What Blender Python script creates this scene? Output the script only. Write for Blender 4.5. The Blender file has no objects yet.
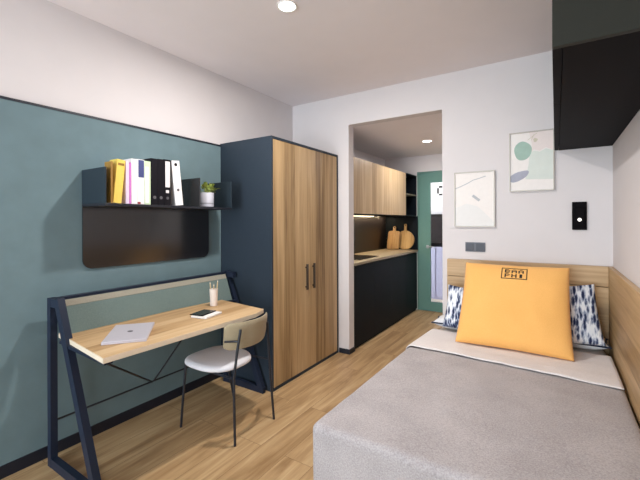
import bpy, bmesh, math, random
from mathutils import Vector, Matrix, noise
random.seed(7)
S = bpy.context.scene
C = S.collection
PI = math.pi

# ------------------------------------------------------------------ materials
def srgb(r, g, b):
    f = lambda c: (c/255/12.92) if c/255 <= .04045 else ((c/255+.055)/1.055)**2.4
    return (f(r), f(g), f(b), 1)

def base_mat(name, col, rough=.5, metal=0, spec=.5):
    m = bpy.data.materials.new(name); m.use_nodes = True
    p = m.node_tree.nodes['Principled BSDF']
    p.inputs['Base Color'].default_value = col
    p.inputs['Roughness'].default_value = rough
    p.inputs['Metallic'].default_value = metal
    p.inputs['Specular IOR Level'].default_value = spec
    return m, m.node_tree, p

def N(t, kind, **kw):
    n = t.nodes.new(kind)
    for k, v in kw.items(): setattr(n, k, v)
    return n

def plain(name, col, rough=.5, metal=0, var=.04, scale=30, bump=0, spec=.5, stretch=(1, 1, 1)):
    """plain colour with slight procedural variation and optional bump"""
    m, t, p = base_mat(name, col, rough, metal, spec)
    tc = N(t, 'ShaderNodeTexCoord'); mp = N(t, 'ShaderNodeMapping'); mp.inputs['Scale'].default_value = stretch
    t.links.new(tc.outputs['Object'], mp.inputs[0])
    nz = N(t, 'ShaderNodeTexNoise'); nz.inputs['Scale'].default_value = scale; nz.inputs['Detail'].default_value = 4
    t.links.new(mp.outputs[0], nz.inputs['Vector'])
    rp = N(t, 'ShaderNodeValToRGB')
    c = col
    rp.color_ramp.elements[0].position = .3; rp.color_ramp.elements[1].position = .7
    rp.color_ramp.elements[0].color = (c[0]*(1-var), c[1]*(1-var), c[2]*(1-var), 1)
    rp.color_ramp.elements[1].color = (min(1, c[0]*(1+var)), min(1, c[1]*(1+var)), min(1, c[2]*(1+var)), 1)
    t.links.new(nz.outputs[0], rp.inputs[0]); t.links.new(rp.outputs[0], p.inputs['Base Color'])
    if bump:
        b = N(t, 'ShaderNodeBump'); b.inputs['Strength'].default_value = bump; b.inputs['Distance'].default_value = .004
        t.links.new(nz.outputs[0], b.inputs['Height']); t.links.new(b.outputs[0], p.inputs['Normal'])
    return m

def wood(name, dark, mid, light, across, along, width=.12, rough=.45, seed=0., grain=1.0, tone=.5):
    """veneer: boards of random tone side by side along one axis, fine grain along the other"""
    m, t, p = base_mat(name, mid, rough, 0, .35)
    L = t.links.new
    tc = N(t, 'ShaderNodeTexCoord'); sp = N(t, 'ShaderNodeSeparateXYZ'); L(tc.outputs['Object'], sp.inputs[0])
    ax = {'x': 0, 'y': 1, 'z': 2}
    dv = N(t, 'ShaderNodeMath', operation='DIVIDE'); dv.inputs[1].default_value = width; L(sp.outputs[ax[across]], dv.inputs[0])
    ad = N(t, 'ShaderNodeMath', operation='ADD'); ad.inputs[1].default_value = seed; L(dv.outputs[0], ad.inputs[0])
    fl = N(t, 'ShaderNodeMath', operation='FLOOR'); L(ad.outputs[0], fl.inputs[0])
    wn = N(t, 'ShaderNodeTexWhiteNoise', noise_dimensions='1D'); L(fl.outputs[0], wn.inputs['W'])
    mp = N(t, 'ShaderNodeMapping'); sc = [6, 6, 6]; sc[ax[along]] = .55; sc[ax[across]] = 13
    mp.inputs['Scale'].default_value = sc
    off = N(t, 'ShaderNodeVectorMath', operation='SCALE'); off.inputs['Scale'].default_value = 9
    L(wn.outputs['Color'], off.inputs[0])
    va = N(t, 'ShaderNodeVectorMath', operation='ADD'); L(tc.outputs['Object'], va.inputs[0]); L(off.outputs[0], va.inputs[1])
    L(va.outputs[0], mp.inputs[0])
    n1 = N(t, 'ShaderNodeTexNoise'); n1.inputs['Scale'].default_value = 1.6; n1.inputs['Detail'].default_value = 8; n1.inputs['Roughness'].default_value = .62
    n1.inputs['Distortion'].default_value = .6
    L(mp.outputs[0], n1.inputs['Vector'])
    mix = N(t, 'ShaderNodeMath', operation='MULTIPLY_ADD'); mix.inputs[1].default_value = tone
    L(wn.outputs['Value'], mix.inputs[0])
    sub = N(t, 'ShaderNodeMath', operation='MULTIPLY_ADD'); sub.inputs[1].default_value = 1.5*grain; sub.inputs[2].default_value = -.75*grain + .5 - tone*.5
    L(n1.outputs[0], sub.inputs[0]); L(sub.outputs[0], mix.inputs[2])
    rp = N(t, 'ShaderNodeValToRGB'); e = rp.color_ramp.elements
    e[0].position = .1; e[0].color = dark; e[1].position = .9; e[1].color = light
    k = e.new(.5); k.color = mid
    L(mix.outputs[0], rp.inputs[0]); L(rp.outputs[0], p.inputs['Base Color'])
    b = N(t, 'ShaderNodeBump'); b.inputs['Strength'].default_value = .12; b.inputs['Distance'].default_value = .002
    L(n1.outputs[0], b.inputs['Height']); L(b.outputs[0], p.inputs['Normal'])
    return m

def floor_mat():
    m, t, p = base_mat('floor_oak', srgb(190, 150, 105), .42, 0, .4)
    L = t.links.new
    tc = N(t, 'ShaderNodeTexCoord'); mp = N(t, 'ShaderNodeMapping'); mp.inputs['Rotation'].default_value = (0, 0, PI/2)
    mp.inputs['Location'].default_value = (.37, .03, 0)
    L(tc.outputs['Object'], mp.inputs[0])
    br = N(t, 'ShaderNodeTexBrick'); br.offset = .41; br.offset_frequency = 2
    br.inputs['Scale'].default_value = 1; br.inputs['Brick Width'].default_value = 1.35; br.inputs['Row Height'].default_value = .19
    br.inputs['Mortar Size'].default_value = .0012; br.inputs['Mortar Smooth'].default_value = .1; br.inputs['Bias'].default_value = 0
    br.inputs['Color1'].default_value = (.15, .15, .15, 1); br.inputs['Color2'].default_value = (.85, .85, .85, 1); br.inputs['Mortar'].default_value = (.0, .0, .0, 1)
    L(mp.outputs[0], br.inputs['Vector'])
    # offset the grain per board
    va = N(t, 'ShaderNodeVectorMath', operation='MULTIPLY_ADD'); va.inputs[1].default_value = (7, 13, 3); L(br.outputs['Color'], va.inputs[0]); L(tc.outputs['Object'], va.inputs[2])
    m2 = N(t, 'ShaderNodeMapping'); m2.inputs['Scale'].default_value = (11, .9, 1); L(va.outputs[0], m2.inputs[0])
    n1 = N(t, 'ShaderNodeTexNoise'); n1.inputs['Scale'].default_value = 1.5; n1.inputs['Detail'].default_value = 8; n1.inputs['Roughness'].default_value = .6; n1.inputs['Distortion'].default_value = .8
    L(m2.outputs[0], n1.inputs['Vector'])
    a1 = N(t, 'ShaderNodeMath', operation='MULTIPLY_ADD'); a1.inputs[1].default_value = .55; L(br.outputs['Color'], a1.inputs[0])
    a2 = N(t, 'ShaderNodeMath', operation='MULTIPLY_ADD'); a2.inputs[1].default_value = 1.9; a2.inputs[2].default_value = -.74; L(n1.outputs[0], a2.inputs[0]); L(a2.outputs[0], a1.inputs[2])
    rp = N(t, 'ShaderNodeValToRGB'); e = rp.color_ramp.elements
    e[0].position = .05; e[0].color = FLOOR[0]; e[1].position = .95; e[1].color = FLOOR[2]; k = e.new(.5); k.color = FLOOR[1]
    L(a1.outputs[0], rp.inputs[0])
    mx = N(t, 'ShaderNodeMix', data_type='RGBA'); L(br.outputs['Fac'], mx.inputs[0]); L(rp.outputs[0], mx.inputs[6]); mx.inputs[7].default_value = srgb(112, 82, 52)
    L(mx.outputs[2], p.inputs['Base Color'])
    b = N(t, 'ShaderNodeBump'); b.inputs['Strength'].default_value = .08; b.inputs['Distance'].default_value = .002
    L(n1.outputs[0], b.inputs['Height']); L(b.outputs[0], p.inputs['Normal'])
    return m

def fabric(name, c1, c2, scale=260, rough=.9, bump=.35, big=3):
    m, t, p = base_mat(name, c1, rough, 0, .2)
    L = t.links.new
    tc = N(t, 'ShaderNodeTexCoord')
    n1 = N(t, 'ShaderNodeTexNoise'); n1.inputs['Scale'].default_value = scale; n1.inputs['Detail'].default_value = 3; L(tc.outputs['Object'], n1.inputs['Vector'])
    n2 = N(t, 'ShaderNodeTexNoise'); n2.inputs['Scale'].default_value = big; n2.inputs['Detail'].default_value = 5; L(tc.outputs['Object'], n2.inputs['Vector'])
    ad = N(t, 'ShaderNodeMath', operation='MULTIPLY_ADD'); ad.inputs[1].default_value = .35; L(n2.outputs[0], ad.inputs[0]); 
    ml = N(t, 'ShaderNodeMath', operation='MULTIPLY'); ml.inputs[1].default_value = .65; L(n1.outputs[0], ml.inputs[0]); L(ml.outputs[0], ad.inputs[2])
    rp = N(t, 'ShaderNodeValToRGB'); rp.color_ramp.elements[0].position = .36; rp.color_ramp.elements[1].position = .64
    rp.color_ramp.elements[0].color = c2; rp.color_ramp.elements[1].color = c1
    L(ad.outputs[0], rp.inputs[0]); L(rp.outputs[0], p.inputs['Base Color'])
    b = N(t, 'ShaderNodeBump'); b.inputs['Strength'].default_value = bump; b.inputs['Distance'].default_value = .003
    L(n1.outputs[0], b.inputs['Height']); L(b.outputs[0], p.inputs['Normal'])
    p.inputs['Sheen Weight'].default_value = .15
    return m

def leaf_pattern():
    """white cotton with staggered navy and blue-grey brush dashes"""
    m, t, p = base_mat('brush_print_cotton', srgb(225, 228, 235), .9, 0, .2)
    L = t.links.new
    tc = N(t, 'ShaderNodeTexCoord'); mp = N(t, 'ShaderNodeMapping'); mp.inputs['Scale'].default_value = (54, 1, 16); mp.inputs['Rotation'].default_value = (0, .22, 0)
    L(tc.outputs['Object'], mp.inputs[0])
    vo = N(t, 'ShaderNodeTexVoronoi', voronoi_dimensions='3D'); vo.inputs['Scale'].default_value = 1; vo.inputs['Randomness'].default_value = .75
    L(mp.outputs[0], vo.inputs['Vector'])
    nz = N(t, 'ShaderNodeTexNoise'); nz.inputs['Scale'].default_value = 3; L(mp.outputs[0], nz.inputs['Vector'])
    ad = N(t, 'ShaderNodeMath', operation='MULTIPLY_ADD'); ad.inputs[1].default_value = .5; L(nz.outputs[0], ad.inputs[0]); L(vo.outputs['Distance'], ad.inputs[2])
    rp = N(t, 'ShaderNodeValToRGB'); e = rp.color_ramp.elements
    rp.color_ramp.interpolation = 'LINEAR'
    e[0].position = .56; e[0].color = srgb(40, 48, 80); e[1].position = .98; e[1].color = srgb(238, 240, 244)
    k = e.new(.67); k.color = srgb(78, 90, 120); k = e.new(.80); k.color = srgb(176, 184, 202)
    L(ad.outputs[0], rp.inputs[0]); L(rp.outputs[0], p.inputs['Base Color'])
    return m

def emit(name, col, st):
    m = bpy.data.materials.new(name); m.use_nodes = True; t = m.node_tree; t.nodes.clear()
    e = N(t, 'ShaderNodeEmission'); e.inputs[0].default_value = col; e.inputs[1].default_value = st
    o = N(t, 'ShaderNodeOutputMaterial'); t.links.new(e.outputs[0], o.inputs[0]); return m

def pane_mat():
    m = bpy.data.materials.new('clear_glass'); m.use_nodes = True; t = m.node_tree; t.nodes.clear()
    tr = N(t, 'ShaderNodeBsdfTransparent'); tr.inputs[0].default_value = (.95, .97, .97, 1)
    gl = N(t, 'ShaderNodeBsdfGlossy'); gl.inputs['Roughness'].default_value = .02
    fr = N(t, 'ShaderNodeFresnel'); fr.inputs[0].default_value = 1.3
    mx = N(t, 'ShaderNodeMixShader'); o = N(t, 'ShaderNodeOutputMaterial')
    t.links.new(fr.outputs[0], mx.inputs[0]); t.links.new(tr.outputs[0], mx.inputs[1]); t.links.new(gl.outputs[0], mx.inputs[2]); t.links.new(mx.outputs[0], o.inputs[0])
    return m

FLOOR = (srgb(146, 113, 76), srgb(182, 149, 108), srgb(206, 177, 136))
M = {}
M['wall'] = plain('white_wall_paint', srgb(216, 210, 210), .8, var=.012, scale=6, bump=.03)
M['ceiling'] = plain('ceiling_paint', srgb(235, 228, 229), .85, var=.01, scale=5)
M['teal'] = plain('teal_limewash_panel', srgb(104, 126, 132), .8, var=.06, scale=7, bump=.12)
M['floor'] = floor_mat()
M['navy'] = plain('navy_laminate', srgb(43, 52, 62), .5, var=.03, scale=40, spec=.2)
M['navy_steel'] = plain('navy_powder_coated_steel', srgb(30, 38, 55), .45, var=.03, scale=60, spec=.25)
M['base_navy'] = plain('navy_skirting', srgb(19, 24, 38), .5, var=.03)
M['kitchen_navy'] = plain('kitchen_front_navy', srgb(13, 19, 26), .5, var=.03, scale=20, spec=.10)
M['black'] = plain('black_laminate', srgb(13, 11, 14), .6, var=.03, scale=40, spec=.05)
M['black_steel'] = plain('black_powder_coated_steel', srgb(30, 32, 40), .4, var=.03, scale=60)
M['board_steel'] = plain('black_magnet_board', srgb(34, 34, 37), .16, var=.02, scale=60, spec=.9)
M['shelf_steel'] = plain('dark_teal_grey_steel', srgb(40, 50, 58), .5, var=.02, scale=60, spec=.25)
M['olive'] = plain('dark_olive_laminate', srgb(40, 40, 34), .5, var=.03, scale=20, spec=.15)
M['wood_wardrobe'] = wood('oak_veneer_vertical', srgb(120, 93, 62), srgb(170, 141, 101), srgb(198, 168, 128), 'y', 'z', .165, seed=3.3, tone=.42)
M['wood_kitchen'] = wood('oak_veneer_light', srgb(142, 116, 84), srgb(176, 150, 116), srgb(198, 174, 142), 'y', 'z', .14, seed=.6, tone=.35)
M['wood_desk'] = wood('oak_desktop', srgb(162, 126, 84), srgb(198, 163, 120), srgb(218, 188, 147), 'x', 'y', .10, seed=.3, tone=.45)
M['wood_head'] = wood('oak_headboard', srgb(140, 110, 76), srgb(180, 149, 110), srgb(204, 174, 136), 'z', 'x', .16, seed=.1, tone=.3)
M['wood_side'] = wood('oak_side_panel', srgb(134, 105, 70), srgb(174, 142, 101), srgb(198, 167, 126), 'z', 'y', .16, seed=.1, tone=.3)
M['wood_board'] = wood('cutting_board_wood', srgb(128, 92, 56), srgb(164, 128, 84), srgb(190, 156, 112), 'x', 'z', .07, tone=.3)
M['wood_board2'] = wood('round_board_wood', srgb(140, 104, 60), srgb(178, 142, 90), srgb(200, 168, 116), 'x', 'z', .09, tone=.3)
M['edge'] = plain('pale_edge_banding', srgb(222, 206, 184), .5, var=.03)
M['counter'] = plain('beige_stone_counter', srgb(142, 128, 108), .4, var=.10, scale=40)
M['splash'] = plain('dark_bronze_glass_splashback', srgb(33, 28, 29), .30, var=.05, scale=6)
M['screen'] = fabric('sage_desk_screen_felt', srgb(112, 128, 124), srgb(98, 114, 111), 200)
M['screen_top'] = fabric('felt_gap_light', srgb(158, 153, 138), srgb(144, 140, 127), 200)  # paler felt tone, light along the screen top put into colour
M['blanket'] = fabric('greige_woven_bedspread', srgb(187, 180, 180), srgb(152, 145, 146), 170, bump=.6, big=4)
M['sheet'] = fabric('white_cotton_sheet', srgb(224, 218, 216), srgb(214, 207, 205), 120, bump=.1, big=6)
M['mattress'] = fabric('white_mattress_ticking', srgb(232, 228, 224), srgb(222, 218, 214), 120, bump=.1)
M['yellow'] = fabric('mustard_cotton', srgb(243, 184, 108), srgb(235, 175, 98), 220, bump=.15, big=5)
M['print'] = leaf_pattern()
M['white_cotton'] = fabric('white_pillowcase', srgb(232, 232, 234), srgb(220, 220, 224), 160, bump=.1)
M['navy_cotton'] = fabric('navy_piping', srgb(40, 48, 72), srgb(30, 38, 60), 160)
M['ink'] = plain('black_print_ink', srgb(30, 26, 20), .8)
M['seat'] = fabric('white_seat_fabric', srgb(226, 224, 228), srgb(214, 212, 217), 220, bump=.15)
M['back'] = fabric('tan_backrest_fabric', srgb(170, 157, 130), srgb(154, 141, 116), 200, bump=.2)
M['chair_steel'] = plain('black_chair_tube', srgb(30, 33, 42), .35, var=.02)
M['laptop'] = plain('lilac_silver_aluminium', srgb(206, 200, 208), .38, metal=.25, var=.02, scale=80)
M['laptop_dark'] = plain('dark_logo', srgb(82, 76, 84), .4)
M['screen_black'] = plain('black_glass', srgb(24, 20, 22), .12)
M['paper'] = plain('white_paper', srgb(236, 230, 226), .8, var=.02)
M['frame'] = plain('pale_silver_frame', srgb(176, 168, 158), .4, metal=.2, var=.03)
M['outlet'] = plain('grey_plastic', srgb(92, 94, 104), .45, var=.02)
M['outlet_dark'] = plain('dark_grey_plastic', srgb(70, 72, 82), .5, var=.02)
M['white_plastic'] = plain('white_plastic', srgb(240, 238, 232), .4, var=.01)
M['pot'] = plain('white_ceramic', srgb(190, 190, 200), .4, var=.02)
M['pot_line'] = plain('grey_glaze', srgb(140, 142, 150), .4)
M['soil'] = plain('potting_soil', srgb(54, 42, 32), .95, var=.3, scale=120)
M['leaf'] = plain('bright_green_leaf', srgb(150, 166, 84), .5, var=.25, scale=25)
M['cup'] = plain('white_cup', srgb(222, 208, 198), .45, var=.03)
M['pencil'] = plain('natural_pencil_wood', srgb(196, 172, 134), .5, var=.05)
M['steel'] = plain('brushed_steel', srgb(200, 200, 204), .3, metal=.9, var=.05, scale=80)
M['handle'] = plain('dark_bronze_handle', srgb(66, 54, 44), .4, metal=.4, var=.05)
M['door_green'] = plain('sage_teal_door_paint', srgb(98, 136, 127), .5, var=.02, spec=.25)
M['lilac'] = plain('lilac_grey_laminate', srgb(150, 146, 166), .5, var=.04, scale=4)
M['hall_floor'] = plain('beige_hall_tile', srgb(196, 182, 164), .5, var=.05)
M['glass'] = pane_mat()
M['lamp'] = emit('downlight_lens_glow', (1, .97, .92, 1), 14)
M['led'] = emit('led_strip_glow', (1, .82, .55, 1), 3.5)
M['led_dot'] = emit('reading_light_glow', (1, .95, .88, 1), 2.5)

# ------------------------------------------------------------------ mesh helpers (all coordinates in the room frame, metres)
def BM(): return bmesh.new()

def box(bm, x0, x1, y0, y1, z0, z1, bev=0, seg=2, mi=0):
    r = bmesh.ops.create_cube(bm, size=1)
    vs = r['verts']
    for v in vs:
        v.co = Vector(((x0+x1)/2 + v.co.x*(x1-x0), (y0+y1)/2 + v.co.y*(y1-y0), (z0+z1)/2 + v.co.z*(z1-z0)))
    fs = set(f for v in vs for f in v.link_faces)
    if bev:
        es = list({e for v in vs for e in v.link_edges})
        bmesh.ops.bevel(bm, geom=es, offset=bev, segments=seg, affect='EDGES', profile=.5)
    if mi:
        for f in bm.faces:
            if f in fs or not f.tag: pass
    return bm

def mbox(x0, x1, y0, y1, z0, z1, bev=0, seg=2): return box(BM(), x0, x1, y0, y1, z0, z1, bev, seg)

def tube(bm, pts, r, n=10, closed=False):
    """swept round tube through points"""
    pts = [Vector(p) for p in pts]; k = len(pts); rings = []
    up = None
    for i, p in enumerate(pts):
        if i == 0: d = pts[1]-p
        elif i == k-1: d = p-pts[i-1]
        else: d = (pts[i+1]-p).normalized() + (p-pts[i-1]).normalized()
        d.normalize()
        if up is None:
            a = Vector((0, 0, 1)) if abs(d.z) < .9 else Vector((1, 0, 0))
        else: a = up
        u = (a - d*a.dot(d)).normalized(); w = d.cross(u); up = u
        rings.append([bm.verts.new(p + u*math.cos(2*PI*j/n)*r + w*math.sin(2*PI*j/n)*r) for j in range(n)])
    for i in range(k-1):
        for j in range(n):
            bm.faces.new((rings[i][j], rings[i][(j+1) % n], rings[i+1][(j+1) % n], rings[i+1][j]))
    bm.faces.new(list(reversed(rings[0]))); bm.faces.new(rings[-1])
    return bm

def bar(bm, a, b, wx, wy, ref=(0, 1, 0)):
    """rectangular bar from a to b; wy measured along ref, wx across"""
    a, b = Vector(a), Vector(b); d = (b-a).normalized(); rf = Vector(ref)
    y = (rf - d*rf.dot(d)).normalized(); x = y.cross(d)
    vs = []
    for p in (a, b):
        for sx, sy in ((-1, -1), (1, -1), (1, 1), (-1, 1)):
            vs.append(bm.verts.new(p + x*sx*wx/2 + y*sy*wy/2))
    for q in ((3, 2, 1, 0), (4, 5, 6, 7), (0, 1, 5, 4), (1, 2, 6, 5), (2, 3, 7, 6), (3, 0, 4, 7)):
        bm.faces.new([vs[i] for i in q])
    return bm

def lathe(bm, prof, cx, cy, z0=0, n=32):
    """profile [(r,z)...] around the vertical axis; r==0 closes"""
    rings = []
    for r, z in prof:
        if r < 1e-6: rings.append([bm.verts.new((cx, cy, z0+z))])
        else: rings.append([bm.verts.new((cx+r*math.cos(2*PI*j/n), cy+r*math.sin(2*PI*j/n), z0+z)) for j in range(n)])
    for a, b in zip(rings, rings[1:]):
        for j in range(n):
            k = (j+1) % n
            if len(a) == 1 and len(b) == 1: continue
            if len(a) == 1: bm.faces.new((a[0], b[k], b[j]))
            elif len(b) == 1: bm.faces.new((a[j], a[k], b[0]))
            else: bm.faces.new((a[j], a[k], b[k], b[j]))
    return bm

def prism(bm, pts, axis, a0, a1):
    """extrude a 2-D outline along an axis; pts are the two other coordinates in xyz order"""
    def mk(p, a):
        if axis == 'x': return (a, p[0], p[1])
        if axis == 'y': return (p[0], a, p[1])
        return (p[0], p[1], a)
    A = [bm.verts.new(mk(p, a0)) for p in pts]; B = [bm.verts.new(mk(p, a1)) for p in pts]
    n = len(pts)
    bm.faces.new(A); bm.faces.new(list(reversed(B)))
    for i in range(n):
        j = (i+1) % n
        bm.faces.new((A[j], A[i], B[i], B[j]))
    return bm

def rbox(x0, x1, y0, y1, z0, z1, r, cuts=(24, 24, 8), amp=0, freq=3, skip_bottom=False, seed=0):
    """soft box: dense grid faces with rounded edges and gentle cloth undulation"""
    bm = BM()
    lo, hi = Vector((x0, y0, z0)), Vector((x1, y1, z1))
    def pos(p):
        p = Vector(p)
        inner = Vector((min(max(p.x, x0+r), x1-r), min(max(p.y, y0+r), y1-r), min(max(p.z, z0+r), z1-r)))
        d = p-inner
        if d.length > 1e-9:
            d.normalize(); p = inner + d*r
        if amp:
            nv = d if d.length > 0 else Vector((0, 0, 1))
            q = p*freq + Vector((seed, 0, 0))
            p = p + nv*(noise.noise(q)*.7 + noise.noise(q*2.7)*.3)*amp
        return p
    def face(axis, side):
        o = [0, 1, 2]; o.remove(axis); n0, n1 = cuts[o[0]], cuts[o[1]]
        g = []
        for i in range(n0+1):
            row = []
            for j in range(n1+1):
                c = [0, 0, 0]; c[axis] = (lo, hi)[side][axis]
                # grid lines concentrated near rounded edges
                def sm(t): return t
                c[o[0]] = lo[o[0]] + (hi-lo)[o[0]]*sm(i/n0); c[o[1]] = lo[o[1]] + (hi-lo)[o[1]]*sm(j/n1)
                row.append(bm.verts.new(pos(c)))
            g.append(row)
        for i in range(n0):
            for j in range(n1):
                q = (g[i][j], g[i+1][j], g[i+1][j+1], g[i][j+1])
                flip = (side == 0) != (axis == 1)
                bm.faces.new(tuple(reversed(q)) if flip else q)
    for ax in range(3):
        for sd in range(2):
            if skip_bottom and ax == 2 and sd == 0: continue
            face(ax, sd)
    bmesh.ops.remove_doubles(bm, verts=bm.verts, dist=1e-5)
    return bm

def cushion_surface(w, h, t, u, v, side, amp=.004, seed=0, pinch=.06, taper=0):
    """point of a stuffed cushion, local x (width), z (height), y (-front)"""
    x = w/2*u*(1 - pinch*(1-v*v)); z = h/2*v*(1 - pinch*(1-u*u))
    e = max(0, (1-u**4))*max(0, (1-v**4))
    d = t/2*e**.55
    x *= 1 - taper*v
    d += amp*(noise.noise(Vector((u*3+seed, v*3, side)))) * e
    return Vector((x, -side*d, z))

def cushion(w, h, t, mat, n=30, amp=.004, seed=0, pinch=.06, taper=0):
    bm = BM()
    def sp(i): 
        a = -1+2*i/n
        return math.sin(a*PI/2)*.55 + a*.45
    for side in (1, -1):
        g = [[bm.verts.new(mat @ cushion_surface(w, h, t, sp(i), sp(j), side, amp, seed, pinch, taper)) for j in range(n+1)] for i in range(n+1)]
        for i in range(n):
            for j in range(n):
                q = (g[i][j], g[i+1][j], g[i+1][j+1], g[i][j+1])
                bm.faces.new(q if side == 1 else tuple(reversed(q)))
    bmesh.ops.remove_doubles(bm, verts=bm.verts, dist=1e-5)
    return bm

def xform(bm, mat):
    for v in bm.verts: v.co = mat @ v.co
    return bm

# ------------------------------------------------------------------ object helpers
def wloc(o):
    p = Vector((0, 0, 0))
    while o: p += o.location; o = o.parent
    return p

def obj(name, bm, mats, parent=None, smooth=False, origin=None, label=None):
    if not isinstance(mats, (list, tuple)): mats = [mats]
    bmesh.ops.recalc_face_normals(bm, faces=bm.faces)
    if origin is None:
        xs = [v.co for v in bm.verts]
        lo = [min(c[i] for c in xs) for i in range(3)]; hi = [max(c[i] for c in xs) for i in range(3)]
        origin = Vector(((lo[0]+hi[0])/2, (lo[1]+hi[1])/2, lo[2]))
    origin = Vector(origin)
    for v in bm.verts: v.co -= origin
    me = bpy.data.meshes.new(name); bm.to_mesh(me); bm.free()
    for m in mats: me.materials.append(m)
    if smooth:
        for p in me.polygons: p.use_smooth = True
        if smooth == 'auto':
            me.set_sharp_from_angle(angle=math.radians(35))
    o = bpy.data.objects.new(name, me); C.objects.link(o)
    if parent is not None:
        o.parent = parent; o.location = origin - wloc(parent)
    else: o.location = origin
    if label: o['label'] = label
    return o

def thing(name, label, cat, loc, group=None):
    o = bpy.data.objects.new(name, None); C.objects.link(o); o.location = loc; o.empty_display_size = .1
    return tag(o, label, cat, group)

def tag(o, label, cat, group=None):
    o['label'] = label; o['category'] = cat
    if group: o['group'] = group
    return o

def struct(o):
    o['kind'] = 'structure'; return o

# ------------------------------------------------------------------ room dimensions
XL, XR, YB, YF, ZC = -2.56, .35, 3.40, -3.0, 2.727
OL, OR, OT = -1.828, -.866, 2.408            # opening to the kitchenette
KY = 5.65                                    # far wall of the kitchenette
T = .11

# floor, ceilings
struct(obj('floor', mbox(XL-.1, XR+.1, YF-.1, KY+T, -.1, 0), M['floor'], origin=(0, 0, 0)))
struct(obj('ceiling', mbox(XL-.1, XR+.1, YF-.1, YB+T, ZC, ZC+.1), M['ceiling']))
struct(obj('ceiling_kitchen', mbox(XL-.1, -.70, YB+T, KY+T, OT, OT+.1), M['ceiling']))
# walls
struct(obj('wall_left', mbox(XL-.1, XL, YF-.1, YB+T, 0, ZC), M['wall']))
struct(obj('wall_right', mbox(XR, XR+.1, YF-.1, YB+T, 0, ZC), M['wall']))
b = BM(); box(b, XL, OL, YB, YB+T, 0, ZC); box(b, OL, OR, YB, YB+T, OT, ZC); box(b, OR, XR, YB, YB+T, 0, ZC)
struct(obj('wall_back', b, M['wall']))
WX0, WX1, WZ0, WZ1 = -2.45, -.2, .2, 2.5
b = BM(); box(b, XL, WX0, YF-.1, YF, 0, ZC); box(b, WX1, XR, YF-.1, YF, 0, ZC); box(b, WX0, WX1, YF-.1, YF, 0, WZ0); box(b, WX0, WX1, YF-.1, YF, WZ1, ZC)
struct(obj('wall_front', b, M['wall']))
b = BM(); box(b, WX0, WX1, YF-.09, YF-.03, WZ0, WZ0+.05); box(b, WX0, WX1, YF-.09, YF-.03, WZ1-.05, WZ1)
for x in (WX0, (WX0+WX1)/2-.025, WX1-.05): box(b, x, x+.05, YF-.09, YF-.03, WZ0+.05, WZ1-.05)
w = struct(obj('window_1', b, M['black']))
b = BM()
for x0, x1 in ((WX0+.05, (WX0+WX1)/2-.025), ((WX0+WX1)/2+.025, WX1-.05)): box(b, x0, x1, YF-.064, YF-.056, WZ0+.05, WZ1-.05)
obj('window_pane', b, M['glass'], w)
# kitchenette shell
struct(obj('wall_kitchen_left', mbox(-2.45, -2.36, YB+T, KY, 0, OT), M['wall']))
struct(obj('wall_kitchen_right', mbox(-.80, -.70, YB+T, KY, 0, OT), M['wall']))
DX0, DX1, DZ = -1.826, -.92, 2.16
b = BM(); box(b, -2.45, DX0, KY, KY+T, 0, OT); box(b, DX1, -.70, KY, KY+T, 0, OT); box(b, DX0, DX1, KY, KY+T, DZ, OT)
struct(obj('wall_kitchen_far', b, M['wall']))
# teal wall panel with its black capping on the left wall
b = mbox(XL, XL+.016, YF, 2.298, .07, 2.074)
struct(obj('trim_1', b, M['teal']))
struct(obj('trim_2', mbox(XL, XL+.020, YF, 2.298, 2.074, 2.088), M['base_navy']))
struct(obj('baseboard_left', mbox(XL, XL+.022, YF, 2.298, 0, .07, .002), M['base_navy']))
struct(obj('baseboard_back', mbox(-1.945, OL+.012, YB-.012, YB, 0, .05, .002), M['base_navy']))
struct(obj('baseboard_jamb', mbox(OL, OL+.012, YB, YB+T, 0, .05, .002), M['base_navy']))

# hall beyond the glazed door
b = BM(); box(b, -2.9, -.5, KY+T, 7.2, -.1, 0)
struct(obj('floor_hall', b, M['hall_floor']))
b = BM(); box(b, -3.0, -.4, 7.0, 7.1, 0, 2.5); box(b, -3.0, -2.9, KY+T, 7.0, 0, 2.5); box(b, -.5, -.4, KY+T, 7.0, 0, 2.5)
struct(obj('wall_hall', b, M['wall']))
struct(obj('ceiling_hall', mbox(-3.0, -.4, KY+T, 7.1, 2.5, 2.6), M['ceiling']))

# door: green frame and leaf with one tall glass panel
d = struct(obj('door_1', (lambda b: (box(b, DX0+.012, DX0+.200, KY+.012, KY+.055, .008, DZ-.022, .002), box(b, DX1-.185, DX1-.012, KY+.012, KY+.055, .008, DZ-.022, .002),
        box(b, DX0+.200, DX1-.185, KY+.012, KY+.055, 1.985, DZ-.022, .002), box(b, DX0+.200, DX1-.185, KY+.012, KY+.055, .008, .150, .002), b)[-1])(BM()), M['door_green']))
obj('door_glass', mbox(DX0+.200, DX1-.185, KY+.028, KY+.036, .150, 1.985), M['glass'], d)
b = BM(); box(b, DX0, DX0+.010, KY+.0, KY+T, 0, DZ); box(b, DX1-.010, DX1, KY+.0, KY+T, 0, DZ); box(b, DX0+.01, DX1-.01, KY+.0, KY+T, DZ-.02, DZ)
obj('door_frame', b, M['door_green'], d)
b = BM(); box(b, -1.688, -1.650, KY+.004, KY+.012, .975, 1.022, .002)
tube(b, [(-1.668, KY+.008, 1.0), (-1.668, KY-.045, 1.0), (-1.66, KY-.055, 1.0), (-1.55, KY-.055, 1.0)], .009)
obj('door_handle', b, M['steel'], d)

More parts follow.
